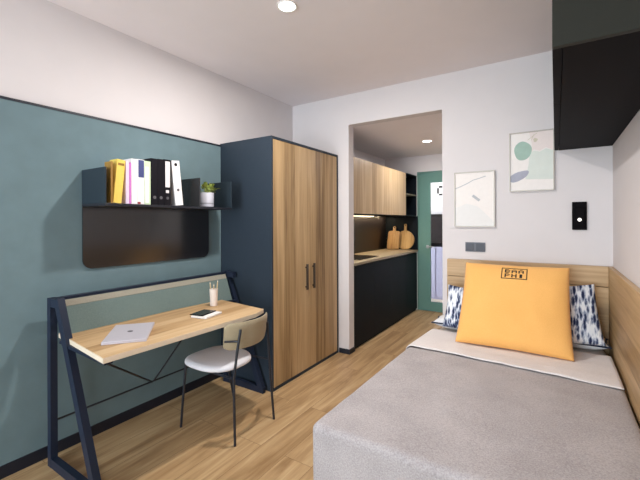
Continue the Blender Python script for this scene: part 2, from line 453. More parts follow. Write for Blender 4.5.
# things in the hall seen through the glass
hs = thing('hall_cabinet', 'lilac grey cabinet behind the glass of the green door', 'cabinet', (-1.8, 6.8, 0))
obj('cabinet_body', mbox(-2.6, -1.0, 6.62, 6.97, .0, .93, .004), M['lilac'], hs)
for i in range(2): obj('cabinet_door', mbox(-2.59+.8*i, -1.81+.8*i, 6.602, 6.619, .04, .91, .003), M['lilac'], hs)
mw = thing('television', 'black box-shaped screen standing on the lilac grey cabinet', 'television', (-1.8, 6.8, .932))
obj('housing', mbox(-2.5, -1.1, 6.78, 6.86, .965, 1.52, .008), M['black'], mw)
obj('screen', mbox(-2.48, -1.12, 6.774, 6.779, .985, 1.50), M['screen_black'], mw)
obj('stand', mbox(-2.1, -1.5, 6.68, 6.90, .932, .9645, .004), M['black'], mw)

# ------------------------------------------------------------------ pixel letters, mapped onto a surface
FONT = {'B': ['1110', '1001', '1110', '1001', '1110'], 'A': ['0110', '1001', '1111', '1001', '1001'], 'P': ['1110', '1001', '1110', '1000', '1000'],
        'H': ['1001', '1001', '1111', '1001', '1001'], 'I': ['0110', '0110', '0110', '0110', '0110'], 'C': ['0111', '1000', '1000', '1000', '0111'],
        'R': ['1110', '1001', '1110', '1010', '1001'], 'O': ['0110', '1001', '1001', '1001', '0110']}
def cell_rects(text, x, y, cw, ch, gap):
    out = []
    for c in text:
        for r, row in enumerate(FONT[c]):
            for k, v in enumerate(row):
                if v == '1': out.append((x+k*cw, y-(r+1)*ch, x+(k+1)*cw, y-r*ch))
        x += 4*cw+gap
    return out

# poster on the hall wall, seen through the glass
b = mbox(-2.4, -1.5, 6.985, 6.999, 1.66, 2.2)
ps = obj('wall_sign', b, M['paper']); tag(ps, 'white wall sign lettered with a dark C above the black screen', 'sign')
for k, ch in enumerate('CO'):
    b = BM()
    for (x0, z0, x1, z1) in cell_rects(ch, -1.875+.165*k, 2.05, .034, .036, .03): box(b, x0, x1, 6.981, 6.984, z0, z1)
    obj('letter', b, M['ink'], ps)

# ------------------------------------------------------------------ wardrobe
W = thing('wardrobe', 'tall navy wardrobe with two oak doors against the back wall', 'wardrobe', (-2.25, 2.85, 0))
Y0, Y1, XF = 2.302, 3.385, -1.95
b = BM()
box(b, XL+.004, XF, Y0, Y0+.02, 0, 2.1, .0015); box(b, XL+.004, XF, Y1-.02, Y1, 0, 2.1, .0015)
box(b, XL+.004, XF, Y0+.02, Y1-.02, 2.08, 2.1); box(b, XL+.004, XF, Y0+.02, Y1-.02, 0, .022); box(b, XL+.004, XL+.015, Y0+.02, Y1-.02, .022, 2.08)
obj('carcass', b, M['navy'], W)
ym = (Y0+Y1)/2
for k, (a, c) in enumerate(((Y0+.022, ym-.0012), (ym+.0012, Y1-.022))):
    dr = obj('door', mbox(XF-.022, XF-.003, a, c, .026, 2.077, .0008), M['wood_wardrobe'], W, origin=(XF, ym, 0))
    y = ym-.058 if k == 0 else ym+.058
    b = BM(); box(b, XF+.012, XF+.024, y-.012, y+.012, .765, 1.0, .002)
    for z in (.79, .97): box(b, XF-.003, XF+.014, y-.005, y+.005, z-.006, z+.006)
    obj('handle', b, M['handle'], dr)

# ------------------------------------------------------------------ kitchenette
ct = .946
K = thing('kitchen_base_cabinet', 'black navy handleless base cabinet run below the kitchen worktop', 'cabinet', (-2.1, 4.6, 0))
obj('carcass', mbox(-2.355, -1.85, YB+T+.005, KY-.003, .0, .915), M['kitchen_navy'], K)
n = 4; y0 = YB+T+.006; wdt = (KY-.004-y0)/n
for i in range(n):
    obj('door', mbox(-1.849, -1.83, y0+wdt*i+.0006, y0+wdt*(i+1)-.0006, .03, .90, .0004), M['kitchen_navy'], K)
ctop = obj('countertop', mbox(-2.355, -1.812, YB+T+.004, KY-.003, .916, ct, .002), M['counter']); tag(ctop, 'beige stone kitchen worktop over the dark base cabinets', 'worktop')
sp = obj('splashback', mbox(-2.358, -2.346, YB+T+.004, KY-.016, ct+.001, 1.47), M['splash']); tag(sp, 'dark glossy splashback behind the kitchen worktop', 'splashback')
fp = obj('end_panel', mbox(-2.345, -1.815, KY-.015, KY-.002, ct+.001, 1.47), M['kitchen_navy']); tag(fp, 'dark navy panel on the far kitchen wall behind the cutting boards', 'panel')
U = thing('kitchen_wall_cabinet', 'oak fronted wall cabinet above the kitchen worktop', 'cabinet', (-2.1, 4.3, 1.46))
UY = 5.155
obj('carcass', mbox(-2.355, -1.851, YB+T+.005, UY, 1.474, 2.095), M['kitchen_navy'], U)
n = 3; wdt = (UY-y0)/n
for i in range(n):
    obj('door', mbox(-1.850, -1.832, y0+wdt*i+.001, y0+wdt*(i+1)-.001, 1.480, 2.093, .001), M['wood_kitchen'], U, origin=(-1.83, y0, 1.46))
ls = obj('led_strip', mbox(-2.335, -2.322, YB+T+.05, UY-.03, 1.464, 1.4735), M['led'], U, label='glowing warm strip under the cabinet')
R = thing('open_shelf_unit', 'dark open shelf unit between the oak wall cabinet and green door', 'shelf', (-2.1, 5.4, 1.46))
b = BM(); box(b, -2.355, -1.832, UY+.002, UY+.018, 1.472, 2.10); box(b, -2.355, -1.832, KY-.02, KY-.003, 1.472, 2.10)
box(b, -2.355, -1.832, UY+.018, KY-.02, 1.472, 1.488); box(b, -2.355, -1.832, UY+.018, KY-.02, 2.084, 2.10); box(b, -2.355, -2.345, UY+.018, KY-.02, 1.488, 2.084)
obj('carcass', b, M['kitchen_navy'], R)
obj('shelf', mbox(-2.344, -1.84, UY+.019, KY-.021, 1.785, 1.803), M['counter'], R, label='beige shelf board')
# hob
hb = obj('hob', mbox(-2.27, -1.90, 3.80, 4.35, ct+.0005, ct+.007, .002), M['screen_black']); tag(hb, 'black glass hob set on the near end of the worktop', 'hob')
# cutting boards leaning on the far panel
cb = thing('cutting_board', 'rectangular wooden cutting board with a handle, left of the round one', 'cutting board', (-2.15, 5.5, ct))
b = BM(); w2, h2 = .098, .295
out = []
def arc(cx, cy, r, a0, a1, n=8): return [(cx+r*math.cos(a0+(a1-a0)*i/n), cy+r*math.sin(a0+(a1-a0)*i/n)) for i in range(n+1)]
out += arc(w2-.02, .02, .02, -PI/2, 0, 5) + arc(w2-.03, h2-.03, .03, 0, PI/2, 5) + [(.022, h2+.005)] + arc(0, h2+.055, .022, 0, PI, 8) + [(-.022, h2+.005)] + arc(-w2+.03, h2-.03, .03, PI/2, PI, 5) + arc(-w2+.02, .02, .02, PI, 1.5*PI, 5)
prism(b, out, 'y', -.008, .008)
th = math.radians(-15)
xform(b, Matrix.Translation((-2.175, 5.505, ct+.0045)) @ Matrix.Rotation(th, 4, 'X'))
obj('board', b, M['wood_board'], cb)
b = BM(); tube(b, [(0, -.013, h2+.055), (0, .013, h2+.055)], .009, 14); xform(b, Matrix.Translation((-2.175, 5.505, ct+.0045)) @ Matrix.Rotation(th, 4, 'X'))
obj('hanging_hole', b, M['black'], cb)
cb = thing('cutting_board', 'round wooden cutting board with a handle, beside the green door', 'cutting board', (-1.96, 5.55, ct))
r_ = .150
a = math.asin(.02/r_)
out = arc(0, r_, r_, PI/2+a, 2.5*PI-a, 40) + arc(0, 2*r_+.085, .02, 0, PI, 8)
b = BM(); prism(b, out, 'y', -.009, .009); th = math.radians(-8)
mt = Matrix.Translation((-2.000, 5.562, ct+.003)) @ Matrix.Rotation(th, 4, 'X')
xform(b, mt); obj('board', b, M['wood_board2'], cb)
b = BM(); tube(b, [(0, -.013, 2*r_+.085), (0, .013, 2*r_+.085)], .009, 14); xform(b, mt); obj('hanging_hole', b, M['black'], cb)

# ------------------------------------------------------------------ bed
BX0, BX1, BY0, BY1, BZ = -.905, .311, 1.345, 3.335, .5
B = thing('bed', 'single bed with oak headboard and oak side panel in the corner', 'bed', (-.3, 2.35, 0))
obj('base', mbox(BX0+.03, BX1-.03, BY0+.03, BY1-.002, .0, .27, .004), M['wood_side'], B)
obj('mattress', rbox(BX0+.050, BX1-.012, BY0+.022, BY1-.002, .272, BZ-.018, .05, (30, 50, 6)), M['mattress'], B, smooth=True)
hbz = 1.06
b = BM(); box(b, BX0+.093, .319, BY1+.004, YB-.002, 0, .912, .002); box(b, BX0+.093, .319, BY1+.004, YB-.002, .916, hbz, .002)
obj('headboard', b, M['wood_head'], B)
b = BM(); box(b, .3205, XR-.001, .2, YB-.002, 0, hbz, .002)
obj('side_panel', b, M['wood_side'], B)
b = rbox(BX0-.018, BX1, BY0, 2.60, .03, BZ, .034, (70, 70, 26), .004, 5, True, 3)
bmesh.ops.delete(b, geom=[f for f in b.faces if f.calc_center_median().y > 2.555], context='FACES')
for v in b.verts: v.co.x += .022*max(0, (v.co.y-BY0)/1.2)*max(0, min(1, (-.3-v.co.x)/.5))
bl = obj('bedspread', b, M['blanket'], smooth=True)
tag(bl, 'greige woven bedspread covering the bed to the floor at its foot', 'bedspread')
# folded top sheet over the end of the bedspread
b = BM()
path = [(BX0-.008, .22+.02*k) for k in range(12)] + [(BX0-.008+.045-.045*math.cos(a), BZ+.006-.045+.045*math.sin(a)) for a in (0, .35, .7, 1.05, 1.4)]
path += [(BX0+.045+(BX1-BX0-.085)*k/60, BZ+.006) for k in range(61)] + [(BX1-.028, BZ+.006), (BX1-.012, BZ+.005)]
ny, th_ = 22, .008
g = {}
for i_, (x, z) in enumerate(path):
    x2, z2 = path[min(i_+1, len(path)-1)]; x1_, z1_ = path[max(i_-1, 0)]
    nrm = Vector((-(z2-z1_), 0, x2-x1_)).normalized()
    for j_ in range(ny+1):
        y0_ = 2.550-.075*(x-BX0)/(BX1-BX0); y = y0_+(3.04-y0_)*j_/ny + .006*noise.noise(Vector((x*4, 3.1, z*4)))
        e_ = (max(0, 1-((2*j_/ny-1)**2)**6))**.5
        w_ = .0035*noise.noise(Vector((x*9, y*3.2, z*9)))+.0035*noise.noise(Vector((x*2.2, y*14, 4)))*(.3 if abs(x-BX0) < .05 else 1)
        c_ = Vector((x+.034*(y-2.48)/.55*max(0, min(1, (-.3-x)/.5)), y, z))+nrm*(w_+th_/2)
        for sd in (0, 1): g[i_, j_, sd] = b.verts.new(c_+nrm*(th_/2*(1 if sd else -1)*(.35+.65*e_)))
for i_ in range(len(path)-1):
    for j_ in range(ny):
        b.faces.new((g[i_, j_, 0], g[i_, j_+1, 0], g[i_+1, j_+1, 0], g[i_+1, j_, 0])); b.faces.new((g[i_, j_, 1], g[i_+1, j_, 1], g[i_+1, j_+1, 1], g[i_, j_+1, 1]))
    for j_ in (0, ny): b.faces.new((g[i_, j_, 0], g[i_+1, j_, 0], g[i_+1, j_, 1], g[i_, j_, 1]))
for i_ in (0, len(path)-1):
    for j_ in range(ny): b.faces.new((g[i_, j_, 0], g[i_, j_, 1], g[i_, j_+1, 1], g[i_, j_+1, 0]))
sh = obj('folded_sheet', b, M['sheet'], smooth=True)
tag(sh, 'white sheet folded down over the bedspread below the pillows', 'sheet')

def lean(x, y, z, rx, rz=0, ry=0):
    return Matrix.Translation((x, y, z)) @ Matrix.Rotation(rz, 4, 'Z') @ Matrix.Rotation(rx, 4, 'X') @ Matrix.Rotation(ry, 4, 'Y')
# white sleeping pillows lying flat at the headboard
def flat_pillow(x, label, ry=0):
    p = obj('sleeping_pillow', cushion(.575, .215, .10, Matrix.Translation((x, 3.214, BZ+.043)) @ Matrix.Rotation(-PI/2, 4, 'X') , 24, seed=x), M['white_cotton'], smooth=True)
    tag(p, label, 'pillow', 'white sleeping pillows under the printed cushions')
    b = BM(); k = 40; m = Matrix.Translation((x, 3.214, BZ+.043)) @ Matrix.Rotation(-PI/2, 4, 'X')
    pts = []
    for s in range(4*k):
        q, f = divmod(s, k); f = -1+2*f/k
        u, v = ((f, -1), (1, f), (-f, 1), (-1, -f))[q]
        pts.append(m @ cushion_surface(.579, .219, .10, u, v, 1))
    pts.append(pts[0]); tube(b, pts, .006, 8)
    obj('piping', b, M['navy_cotton'], p, smooth=True, label='navy piping')
flat_pillow(-.592, 'white sleeping pillow under the left printed cushion')
flat_pillow(.018, 'white sleeping pillow under the right printed cushion')
# printed cushions
p = obj('printed_cushion', cushion(.43, .345, .12, lean(-.555, 3.097, BZ+.188, math.radians(-18), 0, math.radians(4)), 28, seed=2), M['print'], smooth=True)
tag(p, 'navy and white brush-print cushion left of the yellow one', 'cushion', 'brush-print cushions at the headboard')
p = obj('printed_cushion', cushion(.40, .42, .13, lean(.055, 3.130, BZ+.232, math.radians(-22), 0, math.radians(-7)), 28, seed=5), M['print'], smooth=True)
tag(p, 'navy and white brush-print cushion right of the yellow one', 'cushion', 'brush-print cushions at the headboard')
# yellow cushion with its printed emblem
YM = lean(-.262, 2.93, BZ+.292, math.radians(-29.5))
yw, yh, yt, YTP = .70, .63, .16, .022
yc = obj('yellow_cushion', cushion(yw, yh, yt, YM, 40, .009, 1, .03, YTP), M['yellow'], smooth=True)
tag(yc, 'large mustard yellow cushion with a black emblem leaning on the printed ones', 'cushion')
def on_cushion(x, z):
    """point on the front face for local x, z (metres from the centre)"""
    u, v = 2*x/yw, 2*z/yh
    for _ in range(6):
        u = 2*x/yw/(1-.03*(1-v*v))/(1-YTP*v); v = 2*z/yh/(1-.03*(1-u*u))
    q = cushion_surface(yw, yh, yt, u, v, 1, .009, 1, .03, YTP); q.y -= .0015
    return YM @ q
b = BM()
def patch(x0, z0, x1, z1, n=2):
    g = [[b.verts.new(on_cushion(x0+(x1-x0)*i/n, z0+(z1-z0)*j/n)) for j in range(n+1)] for i in range(n+1)]
    for i in range(n):
        for j in range(n): b.faces.new((g[i][j], g[i+1][j], g[i+1][j+1], g[i][j+1]))
ex, ez = .008, .218          # emblem centre
for r in cell_rects('BAA', ex-.0605, ez+.034, .0085, .0062, .0095): patch(*r)
for r in cell_rects('PHI', ex-.0605, ez-.004, .0085, .0062, .0095): patch(*r)
hw, hh, s = .083, .047, .006
for x in (ex-hw, ex+hw-s):
    for k in range(4): patch(x, ez-hh+k*hh/2, x+s, ez-hh+(k+1)*hh/2)
for k in range(8):
    patch(ex-hw+k*hw/4, ez-hh, ex-hw+(k+1)*hw/4, ez-hh+s); patch(ex-hw+k*hw/4, ez+hh-s, ex-hw+(k+1)*hw/4, ez+hh)
obj('emblem', b, M['ink'], yc, label='black boxed emblem of two rows of letters')

# ------------------------------------------------------------------ overhead cabinet on the right wall
O = thing('overhead_cabinet', 'black overhead wall cabinet above the bed on the right wall', 'cabinet', (.17, 2.4, 1.94))
b = BM(); box(b, .021, XR-.002, 1.385, YB-.003, 1.94, ZC-.002, .001)
obj('carcass', b, M['black'], O)
obj('end_panel', mbox(-.008, XR-.002, 1.362, 1.384, 1.94, ZC-.002, .001), M['olive'], O, label='dark olive end panel')
for i in range(3):
    a = 1.386 + i*.671
    obj('door', mbox(-.008, .0195, a, a+.668, 1.942, ZC-.006, .001), M['black'], O)

# ------------------------------------------------------------------ pictures, socket, reading light on the back wall
def ellipse(bm, cx, cz, a, c, rot, y, mi, wob=0, n=32, clip=None):
    vs = []
    for i in range(n):
        t = 2*PI*i/n; r = 1+wob*math.sin(3*t+1)+wob*.6*math.sin(5*t)
        x, z = a*r*math.cos(t), c*r*math.sin(t)
        X = cx + x*math.cos(rot)-z*math.sin(rot); Z = cz + x*math.sin(rot)+z*math.cos(rot)
        if clip: X = min(max(X, clip[0]), clip[1]); Z = min(max(Z, clip[2]), clip[3])
        vs.append(bm.verts.new((X, y, Z)))
    f = bm.faces.new(vs); f.material_index = mi
def poly(bm, pts, y, mi):
    f = bm.faces.new([bm.verts.new((x, y, z)) for x, z in pts]); f.material_index = mi
def picture(x0, x1, z0, z1, label, draw, mats):
    P = thing('framed_picture', label, 'picture', ((x0+x1)/2, YB, z0), 'framed prints on the back wall')
    f = .008; yb, yf = YB-.002, YB-.024
    b = BM(); box(b, x0, x0+f, yf, yb, z0, z1); box(b, x1-f, x1, yf, yb, z0, z1); box(b, x0+f, x1-f, yf, yb, z0, z0+f); box(b, x0+f, x1-f, yf, yb, z1-f, z1)
    obj('frame', b, M['frame'], P)
    b = BM(); box(b, x0+f, x1-f, YB-.014, yb, z0+f, z1-f); draw(b, YB-.0145)
    obj('print', b, mats, P)
ax0, ax1, az0, az1 = -.321, -.008, 1.634, 2.112
def draw_a(b, y):
    f = .0085; x0, x1, z0, z1 = ax0+f, ax1-f, az0+f, az1-f; w, h = x1-x0, z1-z0
    poly(b, [(x0+.48*w, z0+.62*h), (x0+.56*w, z0+.70*h), (x0+.7*w, z0+.67*h), (x0+.84*w, z0+.72*h), (x1, z0+.66*h), (x1, z1), (x0+.45*w, z1), (x0+.52*w, z0+.8*h)], y, 4)
    poly(b, [(x0+.36*w, z0+.19*h), (x1, z0+.17*h), (x1, z0+.66*h), (x0+.84*w, z0+.70*h), (x0+.7*w, z0+.65*h), (x0+.56*w, z0+.68*h), (x0+.46*w, z0+.64*h), (x0+.44*w, z0+.45*h)], y-.0002, 2)
    ellipse(b, x0+.30*w, z0+.69*h, .21*w, .165*h, 0, y-.0005, 1, .03)
    ellipse(b, x0+.19*w, z0+.245*h, .27*w, .075*h, math.radians(24), y-.0007, 3, .04, clip=(x0, x1, z0, z1))
    for (px, pz, qx, qz) in ((.42, .87, .64, .98), (.50, .86, .57, .96)):
        a, c = Vector((x0+px*w, y-.0009, z0+pz*h)), Vector((x0+qx*w, y-.0009, z0+qz*h)); nn = Vector((-(c-a).z, 0, (c-a).x)).normalized()*.0018
        fc = b.faces.new([b.verts.new(v) for v in (a-nn, c-nn, c+nn, a+nn)]); fc.material_index = 5
    ellipse(b, x0+.60*w, z0+.86*h, .05*w, .035*h, 0, y-.0009, 5, .1)
PA = [M['paper'], plain('green_wash', srgb(160, 186, 174), .8, var=.06, scale=20), plain('pale_sage_wash', srgb(213, 219, 212), .8, var=.03, scale=15),
      plain('lavender_grey_wash', srgb(166, 168, 182), .8, var=.06, scale=20), plain('blush_wash', srgb(230, 218, 214), .8, var=.02), plain('ochre_line', srgb(204, 196, 176), .8)]
picture(ax0, ax1, az0, az1, 'framed abstract print with a green blob and grey leaf, the upper right picture', draw_a, PA)
bx0, bx1, bz0, bz1 = -.757, -.430, 1.345, 1.822
def draw_b(b, y):
    f = .0085; x0, x1, z0, z1 = bx0+f, bx1-f, bz0+f, bz1-f; w, h = x1-x0, z1-z0
    def stroke(pts, r):
        for (p, q) in zip(pts, pts[1:]):
            a, c = Vector((x0+p[0]*w, y, z0+p[1]*h)), Vector((x0+q[0]*w, y, z0+q[1]*h)); d = (c-a).normalized(); nn = Vector((-d.z, 0, d.x))*r
            fc = b.faces.new([b.verts.new(v) for v in (a-nn, c-nn, c+nn, a+nn)]); fc.material_index = 1
    stroke([(.0, .71), (.15, .75), (.32, .80), (.48, .86), (.6, .88), (.8, .92)], .0035)
    stroke([(.46, .57), (.55, .52), (.64, .47)], .011)
    poly(b, [(x0, z0), (x1, z0), (x1, z0+.08*h), (x0+.6*w, z0+.36*h), (x0+.3*w, z0+.42*h), (x0, z0+.34*h)], y+.0002, 2)
picture(bx0, bx1, bz0, bz1, 'framed white print with thin grey brush lines, the lower left picture', draw_b, [M['paper'], plain('grey_line', srgb(182, 184, 188), .8), plain('off_white_wash', srgb(228, 226, 224), .8, var=.01)])

q = thing('wall_socket', 'dark grey double socket on the wall above the headboard', 'socket', (-.588, YB, 1.13))
obj('plate', mbox(-.668, -.508, YB-.012, YB-.001, 1.130, 1.210, .003), M['outlet'], q)
for i in range(2):
    b = BM(); box(b, -.660+.08*i, -.596+.08*i, YB-.0155, YB-.0125, 1.138, 1.202, .002); obj('socket_insert', b, M['outlet_dark'], q)
q = thing('sconce', 'slim black wall reading light with a small lit lens', 'lamp', (.15, YB, 1.325))
obj('backplate', mbox(.104, .196, YB-.018, YB-.001, 1.325, 1.537, .004), M['black'], q)
b = BM(); box(b, .118, .182, YB-.032, YB-.0185, 1.350, 1.500, .006, 3); obj('lamp_head', b, M['black'], q)
b = BM(); tube(b, [(.150, YB-.0325, 1.402), (.150, YB-.036, 1.402)], .012, 20); obj('lens', b, M['led_dot'], q, label='small white lit lens')

# ------------------------------------------------------------------ desk
D = thing('desk', 'oak topped desk with navy A-shaped steel legs under the wall shelf', 'desk', (-2.15, 1.5, 0))
DY0, DY1 = .913, 2.283
tw = .036
def aframe(y, dx=0):
    b = BM(); ref = (0, 1, 0)
    bar(b, (-2.436, y, 0), (-2.436, y, .962), .040, tw)             # wall post
    bar(b, (-2.350+dx, y, .962), (-1.930+dx, y, .0255), .050, tw)            # sloping leg
    bar(b, (-2.455, y, .0255), (-1.908+dx, y, .0255), .05, tw-.002)              # floor runner
    bar(b, (-2.455, y, .938), (-2.335, y, .938), .046, tw-.002)
    return b
obj('leg_frame', aframe(DY0+.025), M['navy_steel'], D); obj('leg_frame', aframe(DY1-.025, -.09), M['navy_steel'], D)
TZ = .76
b = BM(); prism(b, [(-2.405, .957), (-1.781, .890), (-1.748, 1.890), (-1.790, 2.020), (-2.290, 2.078)], 'z', TZ-.028, TZ)
bmesh.ops.bevel(b, geom=b.edges[:], offset=.0015, segments=2, affect='EDGES')
dt = obj('desktop', b, [M['wood_desk'], M['edge']], D)
for p_ in dt.data.polygons:
    if abs(p_.normal.x) > .9 or abs(p_.normal.y) > .9: p_.material_index = 1
b = BM(); bar(b, (-2.30, .950, .722), (-1.81, .930, .722), .018, .04); bar(b, (-2.36, 2.005, .722), (-1.80, 2.005, .722), .018, .04)
bar(b, (-2.34, .94, .722), (-2.34, 2.24, .722), .018, .03, (1, 0, 0)); bar(b, (-2.30, 1.98, .722), (-2.30, 2.24, .722), .018, .03, (1, 0, 0))
obj('support_rail', b, M['navy_steel'], D)
# leaning felt screen and the top rail
b = BM(); bar(b, (-2.325, 1.59, TZ-.03), (-2.392, 1.59, .906), .02, 1.25)
obj('desk_screen', b, M['screen'], D)
b = BM(); bar(b, (-2.3925, 1.59, .907), (-2.408, 1.59, .942), .02, 1.25)  # separate beige strip stands in for light through the gap under the rail
obj('screen_light_strip', b, M['screen_top'], D, label='beige strip coloured as light on the screen top')
obj('top_rail', mbox(-2.455, -2.418, .958, 2.239, .943, .960, .002), M['navy_steel'], D)
b = BM(); tube(b, [(-2.443, .94, .25), (-2.443, 2.24, .25)], .006, 8); obj('tie_rod', b, M['black_steel'], D)
b = BM(); tube(b, [(-2.435, 1.555, .251), (-1.86, .930, .714)], .006, 8); obj('brace_rod', b, M['black_steel'], D)
b = BM(); tube(b, [(-2.435, 1.565, .251), (-2.36, 1.95, .714)], .006, 8); obj('brace_rod', b, M['black_steel'], D)

# things on the desk
def slab(bm, c, ang, lx, ly, z0, z1, bev=.003):
    b2 = mbox(-lx/2, lx/2, -ly/2, ly/2, z0, z1, bev)
    xform(b2, Matrix.Translation((c[0], c[1], 0)) @ Matrix.Rotation(ang, 4, 'Z'))
    return b2
la = math.atan2(.227, -.275)
lc = (-2.033, 1.165)
L_ = thing('laptop', 'closed silver laptop lying near the left end of the desk', 'laptop', (lc[0], lc[1], TZ+.001))
obj('base', slab(None, lc, la, .34, .215, TZ+.001, TZ+.010), M['laptop'], L_)
ld = obj('lid', slab(None, lc, la, .34, .215, TZ+.0108, TZ+.0165), M['laptop'], L_)
b = BM(); vs = [b.verts.new((lc[0]+.017*math.cos(2*PI*i/20), lc[1]+.014*math.sin(2*PI*i/20), TZ+.0167)) for i in range(20)]; b.faces.new(vs)
r = bmesh.ops.extrude_face_region(b, geom=b.faces[:]); bmesh.ops.translate(b, verts=[g for g in r['geom'] if isinstance(g, bmesh.types.BMVert)], vec=(0, 0, .0006))
obj('logo', b, M['laptop_dark'], ld, label='small dark oval mark')
npd = thing('notepad', 'white notepad under the tablet in the middle of the desk', 'notepad', (-1.995, 1.65, TZ))
nc, na = (-1.995, 1.675), math.radians(12)
obj('pages', slab(None, nc, na, .125, .165, TZ+.001, TZ+.012, .001), M['paper'], npd)
obj('back_cover', slab(None, nc, na, .128, .168, TZ+.0003, TZ+.0009, 0), M['outlet'], npd)
tb = thing('tablet', 'small black tablet lying on the white notepad', 'tablet', (-2.03, 1.66, TZ+.0125))
tcn = (-2.027, 1.672)
obj('housing', slab(None, tcn, na, .105, .150, TZ+.0125, TZ+.018, .002), M['black'], tb)
obj('screen', slab(None, tcn, na, .095, .140, TZ+.0182, TZ+.0188, 0), M['screen_black'], tb)
cx, cy = -2.180, 1.897
cu = obj('pencil_cup', lathe(BM(), [(0, 0), (.024, 0), (.026, .002), (.031, .128), (.029, .128), (.0245, .006), (0, .006)], cx, cy, TZ+.001, 28), M['cup'], smooth='auto')
tag(cu, 'white tumbler holding pencils at the far end of the desk', 'cup')
for i, (dx, dy, tx, ty, h, lb) in enumerate(((-.010, -.008, -.016, -.020, .168, 'pale pencil leaning to the left in the white tumbler'), (.006, .012, .014, .026, .178, 'pale pencil leaning to the right in the white tumbler'), (.0, .0, .004, -.002, .152, 'shorter pale pencil upright in the middle of the white tumbler'))):
    P0 = Vector((cx+dx, cy+dy, TZ+.009)); P1 = Vector((cx+tx, cy+ty, TZ+h))
    pn = thing('pencil', lb, 'pencil', P0, 'pencils in the tumbler')
    b = BM(); tube(b, [P0, P1], .0042, 6); obj('shaft', b, M['pencil'], pn)
    b = BM(); dd = (P1-P0).normalized(); v0 = b.verts.new(P1+dd*.016)
    a1 = dd.orthogonal().normalized(); a2 = dd.cross(a1); ring = [b.verts.new(P1+dd*.0003+(a1*math.cos(2*PI*j/6)+a2*math.sin(2*PI*j/6))*.0042) for j in range(6)]
    for j in range(6): b.faces.new((ring[j], ring[(j+1) % 6], v0))
    b.faces.new(ring); obj('tip', b, M['edge'], pn)

# ------------------------------------------------------------------ wall shelf
XW = XL+.017
SX = -2.258
SH = thing('wall_shelf', 'black steel wall shelf with a back board above the desk', 'shelf', (XW, 1.65, 1.09))
sy0, sy1, sz = 1.144, 2.16, 1.511
obj('shelf_board', mbox(XW+.001, SX, sy0, sy1, sz-.016, sz, .001), M['black_steel'], SH)
b = BM(); r_ = .06
prism(b, [(sy0, sz-.017), (sy0, 1.095+r_)] + arc(sy0+r_, 1.095+r_, r_, PI, 1.5*PI, 8)[1:] + arc(sy1-.01-r_, 1.095+r_, r_, 1.5*PI, 2*PI, 8) + [(sy1-.01, sz-.017)], 'x', XW+.001, XW+.012)
obj('back_board', b, M['board_steel'], SH)
for y in (sy0, sy1-.008): obj('side_panel', mbox(XW+.001, SX, y, y+.008, sz+.0005, 1.728, .001), M['shelf_steel'], SH)
obj('divider', mbox(XW+.001, SX, 1.832, 1.840, sz+.0005, 1.728, .001), M['board_steel'], SH)

col = lambda nm, r, g, b_, ro=.6: plain(nm, srgb(r, g, b_), ro, var=.02)
def shear(y0, dy):
    def f(p, z0=sz): return Vector((p.x, p.y + dy*(p.z-z0), p.z))
    return f
def book(name, y0, y1, h, depth, mc, label, cat='book', leany=0, extra=(), mp=None):
    """upright volume, spine to the room; leany = sideways lean (metres per metre)"""
    t = thing(name, label, cat, (SX-.02-depth/2, (y0+y1)/2, sz+.001), 'files and books on the wall shelf')
    x1 = SX-.018; x0 = x1-depth; z0 = sz+.0012; z1 = z0+h
    pv = y1 if leany > 0 else y0
    ang = -math.atan(leany)
    R_ = Matrix.Translation((0, pv, z0)) @ Matrix.Rotation(ang, 4, 'X') @ Matrix.Translation((0, -pv, -z0))
    c = .003
    b = BM(); box(b, x0, x1, y0, y0+c, z0, z1); box(b, x0, x1, y1-c, y1, z0, z1); box(b, x1-c, x1, y0+c, y1-c, z0, z1)
    cv = obj('cover', xform(b, R_), mc, t)
    obj('pages', xform(mbox(x0+.004, x1-c-.001, y0+c+.0005, y1-c-.0005, z0+.004, z1-.006), R_), mp or M['paper'], t)
    for (nm, ya, yb, za, zb, mm) in extra:
        if nm == 'finger_hole':
            b = BM(); tube(b, [(x1-.0005, (y0+y1)/2, z0+za), (x1+.0015, (y0+y1)/2, z0+za)], ya, 18)
        else: b = mbox(x1+.0002, x1+.0012, y0+ya, y0+yb, z0+za, z0+zb)
        obj(nm, xform(b, R_), mm, t)
    return t
c_amber, c_yel = col('amber_card', 150, 112, 44), col('yellow_card', 236, 204, 96)
c_cream, c_lil, c_mag = col('cream_card', 240, 230, 206), col('pale_lilac_card', 226, 208, 230), col('magenta_card', 206, 120, 196)
c_wht, c_grn, c_navy, c_red = col('white_card', 240, 238, 238), col('pale_green_card', 206, 226, 190), col('navy_card', 62, 70, 124), col('red_card', 150, 40, 50)
c_blk, c_lab, c_grey = plain('black_card', srgb(20, 19, 25), .6, var=.02, spec=.15), col('white_label', 232, 228, 230), col('grey_card', 90, 88, 92)
book('book', 1.186, 1.199, .255, .07, c_amber, 'slim amber book at the left end of the row', extra=())
book('folder', 1.201, 1.250, .272, .09, c_yel, 'yellow folder leaning right beside the amber book', 'folder', leany=.10, extra=(('label', .006, .044, .235, .25, c_amber),))
book('book', 1.281, 1.300, .268, .22, c_lil, 'slim pale lilac book between the yellow folder and magenta spine')
book('book', 1.302, 1.314, .262, .22, c_mag, 'thin magenta book among the white ones')
book('book', 1.316, 1.354, .290, .23, c_wht, 'plain white book right of the magenta spine')
book('folder', 1.356, 1.403, .292, .25, c_wht, 'white folder with a navy label at its top', 'folder', extra=(('label', .006, .044, .175, .288, c_navy), ('sticker', .0, .02, .002, .014, c_red)))
book('book', 1.405, 1.447, .287, .23, c_grn, 'pale green book left of the black binders', extra=(('label', .004, .03, .01, .25, c_wht),))
